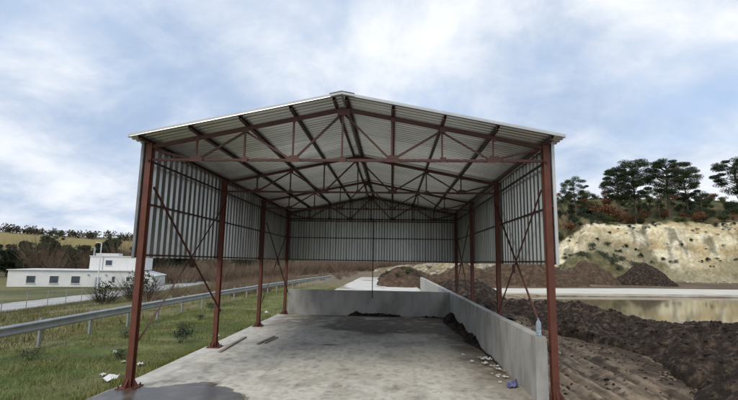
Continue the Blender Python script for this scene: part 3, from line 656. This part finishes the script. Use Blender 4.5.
# shrubs of the quarry top
rustb = [bush_meshes(20+k, 1.5, 2.2, 900, .22, RUST) for k in range(3)]; olb = [bush_meshes(30+k, 1.6, 2.0, 1100, .22, OLIVE) for k in range(3)]; dkb = [bush_meshes(40+k, 1.5, 2.4, 1100, .2, DARKL) for k in range(2)]; gyb = [bush_meshes(45+k, 1.1, 1.1, 650, .16, GREYG) for k in range(2)]
r = random.Random(4)
for k in range(150):
    x = r.uniform(20, 84); v = 10.5+28*r.random()**1.4; p = on_hill(x, v); q = fbm(np.array(x*.16), np.array(v*.12), 2, 55)+r.uniform(-.13, .13)
    if p[2] < 3.5: continue
    if q > .54: ms, lab, grp = r.choice(rustb), 'rust brown leafy shrub on the slope above the pale cliff', 'rust shrubs above the cliff'
    elif q > .40: ms, lab, grp = r.choice(olb), 'olive green round shrub on the slope above the pale cliff', 'olive shrubs above the cliff'
    else: ms, lab, grp = r.choice(dkb), 'dark green shrub on the slope above the pale cliff', 'dark shrubs above the cliff'
    tree('shrub', ms, SF, (p[0], p[1], p[2]-.1), r.uniform(0, 6), r.uniform(.55, 1.05), lab, 'shrub', grp)
for k, (x, v, sc) in enumerate(((41.0, 14, 1.5), (43.0, 14, 1.35), (44.6, 14.5, 1.25))): p = on_hill(x, v); tree('shrub', rustb[k], SF, (p[0], p[1], p[2]-.1), k, sc, 'big rust brown shrub at the foot of the tall rim pines', 'shrub', 'big rust shrubs under the rim pines')
for k, (x, v, sc) in enumerate(((39.4, 16, 1.5), (38.2, 17, 1.1))): p = on_hill(x, v); tree('shrub', dkb[k], SF, (p[0], p[1], p[2]-.1), k, sc, 'dark bushy evergreen between the lone pine and the rust shrubs', 'shrub', 'evergreens beside the lone pine')
for k in range(130):
    x = r.uniform(4, 80); v = r.uniform(.5, 9.0) if r.random() < .35 else r.uniform(.5, 4.2)
    if k > 80: x = r.gauss(28.5, 3.0) if k % 2 else r.gauss(39, 3.5); v = r.uniform(1, 5); p = on_hill(x, v)
    tree('scrub_bush', r.choice(gyb), SF, (p[0], p[1], p[2]-.1), r.uniform(0, 6), r.uniform(.4, 1.0), 'small grey-green scrub bush growing on the pale quarry face', 'bush', 'scrub on the quarry face')
for k in range(90):
    x = r.uniform(24, 80); p = on_hill(x, r.uniform(3, 9.4)); tree('scrub_bush', r.choice(gyb+[dkb[0]]), SF, (p[0], p[1], p[2]-.05), r.uniform(0, 6), r.uniform(.18, .42), 'tiny dark tuft rooted high on the steep pale quarry face', 'bush', 'tufts on the steep quarry face')
for k in range(14):
    a = r.uniform(0, 6.28); q = r.uniform(.2, .7); x, y = 31.6+6.4*q*math.cos(a), 60.5+4.6*q*math.sin(a); tree('scrub_bush', gyb[k % 2], SF, (x, y, 4.7*(1-q**1.35)-.5), a, r.uniform(.5, .9), 'grey-green scrub bush on the talus mound below the cliff', 'bush', 'scrub on the talus mound')
for k in range(16):
    x, y = r.uniform(.6, 3.0), r.uniform(34, 41); tree('scrub_bush', olb[k % 3], SF, (x, y, 1.55*max(0, 1-(math.hypot((x-1.9)/2.6, (y-37.5)/5.6))**1.35)-.12), k, r.uniform(.16, .32), 'small green tuft growing on the brown soil bank in the yard', 'bush', 'green tufts on the yard soil bank')
# pale rubble on the low bank behind the yard
rk = []
for s in range(3):
    q = RNG.random((8, 1))*.5+.7; v = np.array([(x, y, z) for x in (-1, 1) for y in (-1, 1) for z in (0, 1.2)], float)*q*.5+RNG.normal(size=(8, 3))*.08
    rk.append(mesh('stone', v, np.array([(0,1,3,2),(4,6,7,5),(0,4,5,1),(2,3,7,6),(0,2,6,4),(1,5,7,3)]), STONE))
for k in range(120):
    x = r.uniform(-3, 20) if k < 46 else r.uniform(20, 75); p = on_hill(x, r.uniform(-1, 5) if k < 46 else r.uniform(-1.5, 1.5)); o = obj('stone', r.choice(rk), None, (p[0], p[1], max(p[2], -.2)-.08), (r.uniform(-.3, .3), r.uniform(-.3, .3), r.uniform(0, 6)), [r.uniform(.4, 1.3)*(1 if k < 46 else .42)]*3)
    tag(o, *(('pale broken stone on the low rubble bank behind the yard', 'stone', 'stones on the rubble bank') if k < 46 else ('pale fallen block at the foot of the quarry cliff', 'stone', 'fallen blocks under the cliff')))

# dark trees behind the white building, and further trees to the left
bare = []
for k in range(2):
    v, f = twig_V(520, 3.6, 9.0, .035, .38); tb = MB(); tb.tube([(0, 0, -.3), (.1, 0, 3), (0, .1, 6.5)], [.2, .13, .05], 7); bare.append((tb.mesh('trunk', BARK), mesh('crown', v+np.array((0, 0, 1.2)), f, TWIG)))
dt = [broad_meshes(60+k, 10.5, 3.0, 20, DARKL, 260, .15) for k in range(3)]; cy_ = [pine_meshes(70+k, 11, 2.3, 22, .7, 220, .15) for k in range(2)]
spots = []
for k in range(110):
    x = r.uniform(-150, -30); y = r.uniform(118, 185)
    if k >= 64: x = r.uniform(-112, -58); y = r.uniform(106, 130)
    if abs(x+62+(y-150)*.2) < 5 and y < 190 and y > 100: x -= 12
    spots.append((x, y))
for k, (x, y) in enumerate(spots):
    z = float(terr(x, y)); ms, nm, lab, grp = (r.choice(dt), 'broadleaf_tree', 'dark round-headed tree in the belt behind the white building', 'dark trees behind the white building') if r.random() < .6 else (r.choice(cy_), 'conifer_tree', 'dark pointed conifer in the belt behind the white building', 'conifers behind the white building')
    if r.random() < .3: ms, nm, lab, grp = r.choice(bare), 'bare_tree', 'leafless grey-brown tree in the belt behind the white building', 'bare trees behind the white building'
    tree(nm, ms, TC, (x, y, z-.1), r.uniform(0, 6), r.uniform(.55, 1.05)*(1.2 if y < 130 else 1), lab, 'tree', grp)
# wood along the far ridge: one mass
P = []; 
for k in range(900):
    a = math.radians(r.uniform(-78, 12)); rr_ = r.uniform(520, 640) if r.random() < .75 else r.uniform(300, 345); x, y = math.sin(a)*rr_, math.cos(a)*rr_; z = float(terr(x, y)); hh = r.uniform(5, 9.5)
    P.append(shell_pts((x, y, z+hh*.5), (hh*.45, hh*.45, hh*.55), 46))
V, Fq = leaf_cloud(np.concatenate(P), 1.7, .7); WOODL = leafm('far_wood', (.040, .042, .024), (.095, .078, .048), .05)
tag(stuff(obj('far_wood', mesh('far_wood', V, Fq, WOODL))), 'dark wood running along the far ridge and its foot', 'wood')
# brown leafless thicket behind the shed
VV = []; FF = []; n0 = 0
for k in range(420):
    x = r.uniform(-75, 12); y = r.uniform(92, 150)+max(0, x)*.0
    if x > -8: y = r.uniform(100, 150)
    h = r.uniform(2.4, 5.2); v, f = twig_V(170, h*.5, h, .030, .45); v += np.array((x, y, float(terr(x, y))-.1)); VV.append(v); FF.append(f+n0); n0 += len(v)
tag(stuff(obj('thicket', mesh('thicket', np.concatenate(VV), np.concatenate(FF), TWIG))), 'brown leafless thicket beyond the yard and the guard rail', 'thicket')
VV = []; FF = []; n0 = 0
for k in range(150):
    y = r.uniform(20, 80); x = r.uniform(-16, -8.6) if y < 45 else r.uniform(-28, -5); h = r.uniform(.5, 1.5)
    v, f = twig_V(90, h*.6, h, .010, .6); v += np.array((x, y, float(terr(x, y))-.03)); VV.append(v); FF.append(f+n0); n0 += len(v)
tag(stuff(obj('brushwood', mesh('brushwood', np.concatenate(VV), np.concatenate(FF), TWIG))), 'low dry brushwood on the verge along the guard rail', 'brushwood')
# grey-green bare shrubs beyond the rail
for k, (x, y, h) in enumerate(((-16.5, 22.5, 2.0), (-18.3, 25, 2.4), (-20.5, 24.5, 1.8))):
    o = thing('bare_shrub', ('shortest-stemmed dark half-bare shrub of the three between guard rail and road' if h < 1.9 else 'tallest dark half-bare shrub of the three between guard rail and road' if h > 2.2 else 'middling dark half-bare shrub closest to the guard rail of the three'), 'shrub', (x, y, float(terr(x, y))), 0, 'half-bare shrubs by the road')
    v, f = twig_V(260, h*.6, h, .012, .6); obj('stems', mesh('stems', v, f, TWIGD), o); v, f = leaf_cloud(shell_pts((0, 0, h*.62), (h*.45, h*.45, h*.4), 240), .16, .6); obj('foliage', mesh('foliage', v, f, DARKL), o)

# grass on the near verge
def blades(n, x0, x1, y0, y1, hfun, wd, keep):
    x = RNG.random(n)*(x1-x0)+x0; y = y0+(RNG.random(n)**1.5)*(y1-y0); k = keep(x, y) > RNG.random(n); x, y = x[k], y[k]; n = len(x); z = terr(x, y)-.01; h = hfun(x, y)*(.5+.9*RNG.random(n)); a = RNG.random(n)*6.283; ln = RNG.normal(size=(n, 2))*.45
    sx, sy = np.cos(a)*wd, np.sin(a)*wd; V = np.stack([np.stack([x-sx, y-sy, z], 1), np.stack([x+sx, y+sy, z], 1), np.stack([x+ln[:, 0]*h, y+ln[:, 1]*h, z+h], 1)], 1); return V.reshape(-1, 3), np.arange(3*n).reshape(n, 3)
v, f = blades(190000, -13, -3.82, -4, 34, lambda x, y: .045+.07*fbm(x*.6, y*.6, 3, 58)**1.5, .007, lambda x, y: (sst(.34, .60, fbm(x*.9, y*.9, 4, 31))*.9+.06)*(1-.75*sst(.42, .56, fbm(x*.12, y*.12, 4, 41))))
tag(stuff(obj('grass', mesh('grass', v, f, GRASSM))), 'short patchy grass on the verge beside the slab', 'grass')
v, f = blades(90000, -32, -8.9, -4, 70, lambda x, y: .14+.25*fbm(x*.4, y*.4, 3, 59), .012, lambda x, y: sst(.35, .6, fbm(x*.3, y*.3, 4, 36)))
tag(stuff(obj('dry_grass', mesh('dry_grass', v, f, DRYM))), 'taller dry grass between the guard rail and the road', 'grass')
v, f = blades(5200, -13, -4.0, -3, 34, lambda x, y: .16+.22*fbm(x*.8, y*.8, 3, 68), .005, lambda x, y: sst(.46, .62, fbm(x*.7, y*.7, 3, 69)))
tag(stuff(obj('dead_stalks', mesh('dead_stalks', v, f, DRYM))), 'thin dead stalks standing up out of the short grass', 'stalks')
v, f = blades(16000, -4.25, -3.80, -4, 30, lambda x, y: .07+.10*fbm(x*2, y*2, 3, 78), .007, lambda x, y: sst(.40, .62, fbm(x*3, y*1.3, 3, 79)))
tag(stuff(obj('edge_grass', mesh('edge_grass', v, f, GRASSM))), 'ragged longer grass along the slab edge', 'grass')
weed = [bush_meshes(80+k, .30, .28, 420, .05, GREYG if k else DARKL, 9, TWIGD, .35) for k in range(2)]
for k, (x, y, sc) in enumerate(((-4.95, 4.6, 1.25), (-5.6, 6.3, 1.1), (-5.3, 2.55, .8), (-6.9, 5.2, .9), (-6.6, 9.5, .8), (-7.4, 2.4, .9), (-7.6, 13, 1.2))):
    tree('weed', weed[k % 2], SF, (x, y, float(terr(x, y))-.01), k*1.1, sc, 'dark woody weed clump growing in the short grass', 'weed', 'weed clumps in the grass')

# ------------------------------------------------------------------ guard rail
def path_at(P, n):
    P = np.array(P, float); s = np.concatenate([[0], np.cumsum(np.hypot(*np.diff(P, axis=0).T))]); t = np.linspace(0, s[-1], n)
    k = np.linspace(-3, 3, 7); return np.stack([sum(np.interp(t+q, s, P[:, 0]) for q in k)/7, sum(np.interp(t+q, s, P[:, 1]) for q in k)/7], 1)
wsc = .86
gr = thing('guard_rail', 'galvanised roadside guard rail on posts along the grass verge', 'guard rail', (0, 0, 0))
gp = path_at([(-8.2, -10), (-8.4, 6), (-8.4, 11.5), (-8.0, 22.4), (-7.2, 33), (-5.9, 43.5)], 28)
wprof = [(-.02, -.155), (.045, -.11), (.045, -.075), (-.02, -.035), (-.02, .035), (.045, .075), (.045, .11), (-.02, .155), (-.026, .155), (.039, .112), (.039, .073), (-.026, .033), (-.026, -.033), (.039, -.073), (.039, -.112), (-.026, -.155)]
postm = MB().sweep([(0, 0, -.2), (0, 0, .74)], cee(.06, .10), up=(0, 1, 0)).mesh('post', STEEL); ztr = terr(gp[:, 0], gp[:, 1])
zs = np.convolve(np.pad(ztr, 3, 'edge'), np.ones(7)/7, 'valid')
for i in range(0, 27, 2):
    j = min(i+2, 27); seg_ = [(gp[k, 0], gp[k, 1], zs[k]+.60) for k in range(i, j+1)]
    if len(seg_) > 1: d = Vector(seg_[-1])-Vector(seg_[0]); seg_[-1] = tuple(Vector(seg_[-1])+d.normalized()*.12); MB().sweep(seg_, [(a*wsc, b_*wsc) for a, b_ in wprof]).build('rail_beam', STEEL, gr, (0.002*(i % 4), 0, 0))
for i in range(28): obj('post', postm, gr, (gp[i, 0]-.09, gp[i, 1], float(ztr[i])))

# ------------------------------------------------------------------ road, fence, pole, car
rp = path_at([(-30.5, -60), (-32, 0), (-34.5, 30), (-36.8, 48), (-39.5, 62), (-46, 95), (-58, 135), (-72, 158), (-95, 172), (-130, 176), (-180, 168)], 200)
def ribbon(name, P, half, m, dz, th_=.12):
    V = []; Fc = []
    for i in range(len(P)):
        d = P[min(i+1, len(P)-1)]-P[max(i-1, 0)]; d = d/np.hypot(*d); n = np.array((-d[1], d[0])); zz = max(float(terr(*(P[i]+n*q*half))) for q in (-1, 0, 1))+dz
        for q in (1, -1): V.append((*(P[i]+n*q*half), zz)); V.append((*(P[i]+n*q*(half+.05)), zz-th_-.2))
    for i in range(len(P)-1): a = i*4; Fc += [(a, a+4, a+6, a+2)[::-1], (a, a+1, a+5, a+4)[::-1], (a+2, a+6, a+7, a+3)[::-1]]
    return struct(obj(name, mesh(name, V, Fc, m)))
ribbon('road', rp, 2.7, ROADM, .10)
fp = path_at([(-26.5, -30), (-28, 0), (-29.8, 30), (-31.8, 48), (-34.5, 62), (-38, 78)], 44)
fe = thing('wire_fence', 'thin wire fence on grey posts along the near edge of the road', 'fence')
fpm = MB().tube([(0, 0, -.1), (0, 0, 1.5)], .03, 6).mesh('post', STEEL)
for i in range(44): obj('post', fpm, fe, (fp[i, 0], fp[i, 1], float(terr(*fp[i]))))
for k in range(6): MB().tube([(x, y, float(terr(x, y))+.2+k*.25) for x, y in fp], .008, 4).build('wire', STEEL, fe)
up_ = thing('utility_pole', 'slender pale utility pole in front of the white building', 'pole', (-31.6, 39.6, float(terr(-31.6, 39.6))))
MB().tube([(0, 0, -.2), (0, 0, 6.4)], [.075, .05], 8).build('shaft', WHITE, up_); MB().tube([(0, 0, 6.35), (-.7, 0, 6.5)], .03, 6).build('arm', WHITE, up_)
cx_, cy2 = -88, 166
car = thing('parked_car', 'small white car parked where the road bends away', 'car', (cx_, cy2, float(terr(cx_, cy2))+.12), .5)
cb = MB().poly([(-2.0, -.85, .3), (2.0, -.85, .3), (2.0, -.85, .75), (1.1, -.85, .88), (-2.0, -.85, .9)], (0, 1.7, 0)).build('body', CARP, car); MB().poly([(-1.9, -.75, .88), (1.0, -.75, .86), (.35, -.7, 1.42), (-1.5, -.7, 1.42)], (0, 1.5, 0)).build('cabin', GLASS, car); MB().poly([(-1.5, -.72, 1.42), (.35, -.72, 1.42), (.3, -.7, 1.48), (-1.4, -.7, 1.48)], (0, 1.44, 0)).build('roof', CARP, car)
whm = MB().tube([(0, -.1, 0), (0, .1, 0)], .31, 14).mesh('wheel', TYRE)
for a in (-1.25, 1.25):
    for q in (-.78, .78): obj('wheel', whm, car, (a, q, .31))

# ------------------------------------------------------------------ white building over the road
bz = float(terr(-50, 88))
bd = thing('white_building', 'white two-level rendered building with flat upper block across the road', 'building', (-47.9, 80.2, bz), math.radians(15))
MB().poly([(0, 0, -.5), (0, 0, 2.15), (-4.0, 0, 3.15), (-26, 0, 3.15), (-26, 0, -.5)], (0, 10, 0)).build('wall', WHITE, bd)
MB().poly([(.25, -.25, 2.12), (-4.0, -.25, 3.17), (-26.2, -.25, 3.17), (-26.2, -.25, 3.32), (-4.0, -.25, 3.32), (.25, -.25, 2.27)], (0, 10.5, 0)).build('roof', ROOFW, bd)
ub = MB().box((-13.2, 3.2, 3.32), (-2.8, 9.6, 6.05)).build('upper_wall', WHITE, bd)
MB().box((-13.35, 3.05, 6.05), (-2.65, 9.75, 6.22)).build('upper_roof', ROOFW, bd)
for x0, x1, y0 in ((-12.6, -8.2, 4.2),): MB().box((x0, y0, 6.22), (x1, y0+2.5, 6.75)).build('roof_box', ROOFW, bd)
MB().box((-13.0, 4.0, 6.22), (-12.75, 4.25, 7.9)).build('chimney_pipe', GREYP, bd)
def bwin(x, z0, z1, wd, m, nm='window', y=0, par=bd):
    f = MB().box((x-wd/2-.07, y-.05, z0-.07), (x+wd/2+.07, y+.02, z1+.07)).build(nm, WHITE, par); MB().box((x-wd/2, y-.075, z0), (x+wd/2, y-.04, z1)).build('pane', m, f)
    MB().box((x-wd/2-.12, y-.14, z0-.13), (x+wd/2+.12, y+.0, z0-.072)).build('sill', ROOFW, f)
for x, z0, z1, wd, m_, nm in ((-14.2, .75, 2.1, 1.5, GLASS, 'window'), (-10.2, .0, 1.95, .95, GREYP, 'door'), (-7.4, 1.2, 2.1, .5, GLASS, 'window'), (-2.7, .0, 2.25, 1.35, GREYP, 'door'), (-4.7, 1.2, 2.0, .6, GLASS, 'window'), (-18, .75, 2.1, 1.5, GLASS, 'window'), (-22, .75, 2.1, 1.5, GLASS, 'window'), (-1.2, .9, 1.7, .5, GLASS, 'window')): bwin(x, z0, z1, wd, m_, nm)
for x in (-12.0, -8.8): MB().box((x-.14, -.22, 2.3), (x+.14, 0, 2.55)).build('wall_lamp', GREYP, bd)
bwin(-9.6, 4.3, 5.3, 1.2, GLASS, 'window', 3.2); MB().box((-10.8, 3.14, 3.4), (-10.66, 3.2, 6.0)).build('downpipe', GREYP, bd)

# ------------------------------------------------------------------ small things on and around the slab
bt = thing('water_bottle', 'clear plastic water bottle standing on the end of the side wall', 'bottle', (3.375, .10, WALLH+.012))
pr = [(.0, 0), (.038, 0), (.044, .02), (.044, .08), (.041, .09), (.044, .10), (.044, .17), (.036, .215), (.016, .245), (.015, .262)]
V = [(r_*math.cos(a*.5236), r_*math.sin(a*.5236), z) for r_, z in pr for a in range(12)]; Fc = [(i*12+j, i*12+(j+1) % 12, (i+1)*12+(j+1) % 12, (i+1)*12+j) for i in range(len(pr)-1) for j in range(12)]
obj('body', mesh('body', V, Fc, MATS['bottle'], True), bt); MB().tube([(0, 0, .258), (0, 0, .278)], .018, 12).build('cap', LITB, bt)
def plank(x0, y0, x1, y1, wd, lab):
    L_ = math.hypot(x1-x0, y1-y0); mb = MB(); n = 8
    mb.sweep([((i/n-.5)*L_, random.gauss(0, .004), .022+random.gauss(0, .002)) for i in range(n+1)], rect(wd, .026)); tag(mb.build('plank', WOOD, None, ((x0+x1)/2, (y0+y1)/2, 0), (0, 0, math.atan2(y1-y0, x1-x0))), lab, 'plank')
plank(-3.20, 3.0, -3.28, 5.1, .075, 'long weathered plank lying on the slab by the second column')
plank(-2.62, 4.1, -2.50, 5.3, .06, 'shorter weathered plank lying on the open slab')
plank(-2.47, 4.25, -2.38, 5.2, .04, 'thin batten beside the shorter plank on the slab')
def scrap(seed, sz, m, flat=.35):
    r_ = np.random.default_rng(seed); n = 5; X, Y, Fq = grid(np.linspace(-1, 1, n), np.linspace(-1, 1, n)); Vq = np.stack([X*sz+r_.normal(size=n*n)*sz*.16, Y*sz*.7+r_.normal(size=n*n)*sz*.16, np.abs(r_.normal(size=n*n))*sz*flat+.004], 1); return mesh('scrap', Vq, Fq, m)
sw = [scrap(k, .07, LITW) for k in range(3)]; sb_ = scrap(9, .10, LITB, .6); st_ = scrap(5, .05, mat('litter_tan', (.3, .26, .2), (.5, .46, .4), 9, .7))
tag(obj('crumpled_bag', sb_, None, (3.09, .78, .006), (0, 0, .4)), 'crumpled blue plastic bag at the foot of the side wall', 'litter')
for k in range(26):
    y = 1.0+2.6*r.random(); tag(obj('litter_scrap', r.choice(sw+[st_]), None, (3.2-abs(r.gauss(0, .16))-.02, y, .012+.03*(y > 1.8)), (0, 0, r.uniform(0, 6)), [r.uniform(.35, .9)]*3), 'small pale scrap of litter along the inside foot of the side wall', 'litter', 'litter scraps along the side wall')
for k, (x, y, sc) in enumerate(((-4.35, .68, 1.9), (-4.75, 1.05, .9), (-4.5, 1.9, 1.1), (-5.0, 2.1, .8), (-4.35, 5.6, 1.8), (-5.9, 3.2, 1.0), (-4.6, 11.8, 1.2))):
    tag(obj('litter_scrap', sw[k % 3], None, (x, y, float(terr(x, y))+.03), (.1, 0, k*1.3), (sc,)*3), 'white scrap of litter lying in the short grass', 'litter', 'litter scraps in the grass')
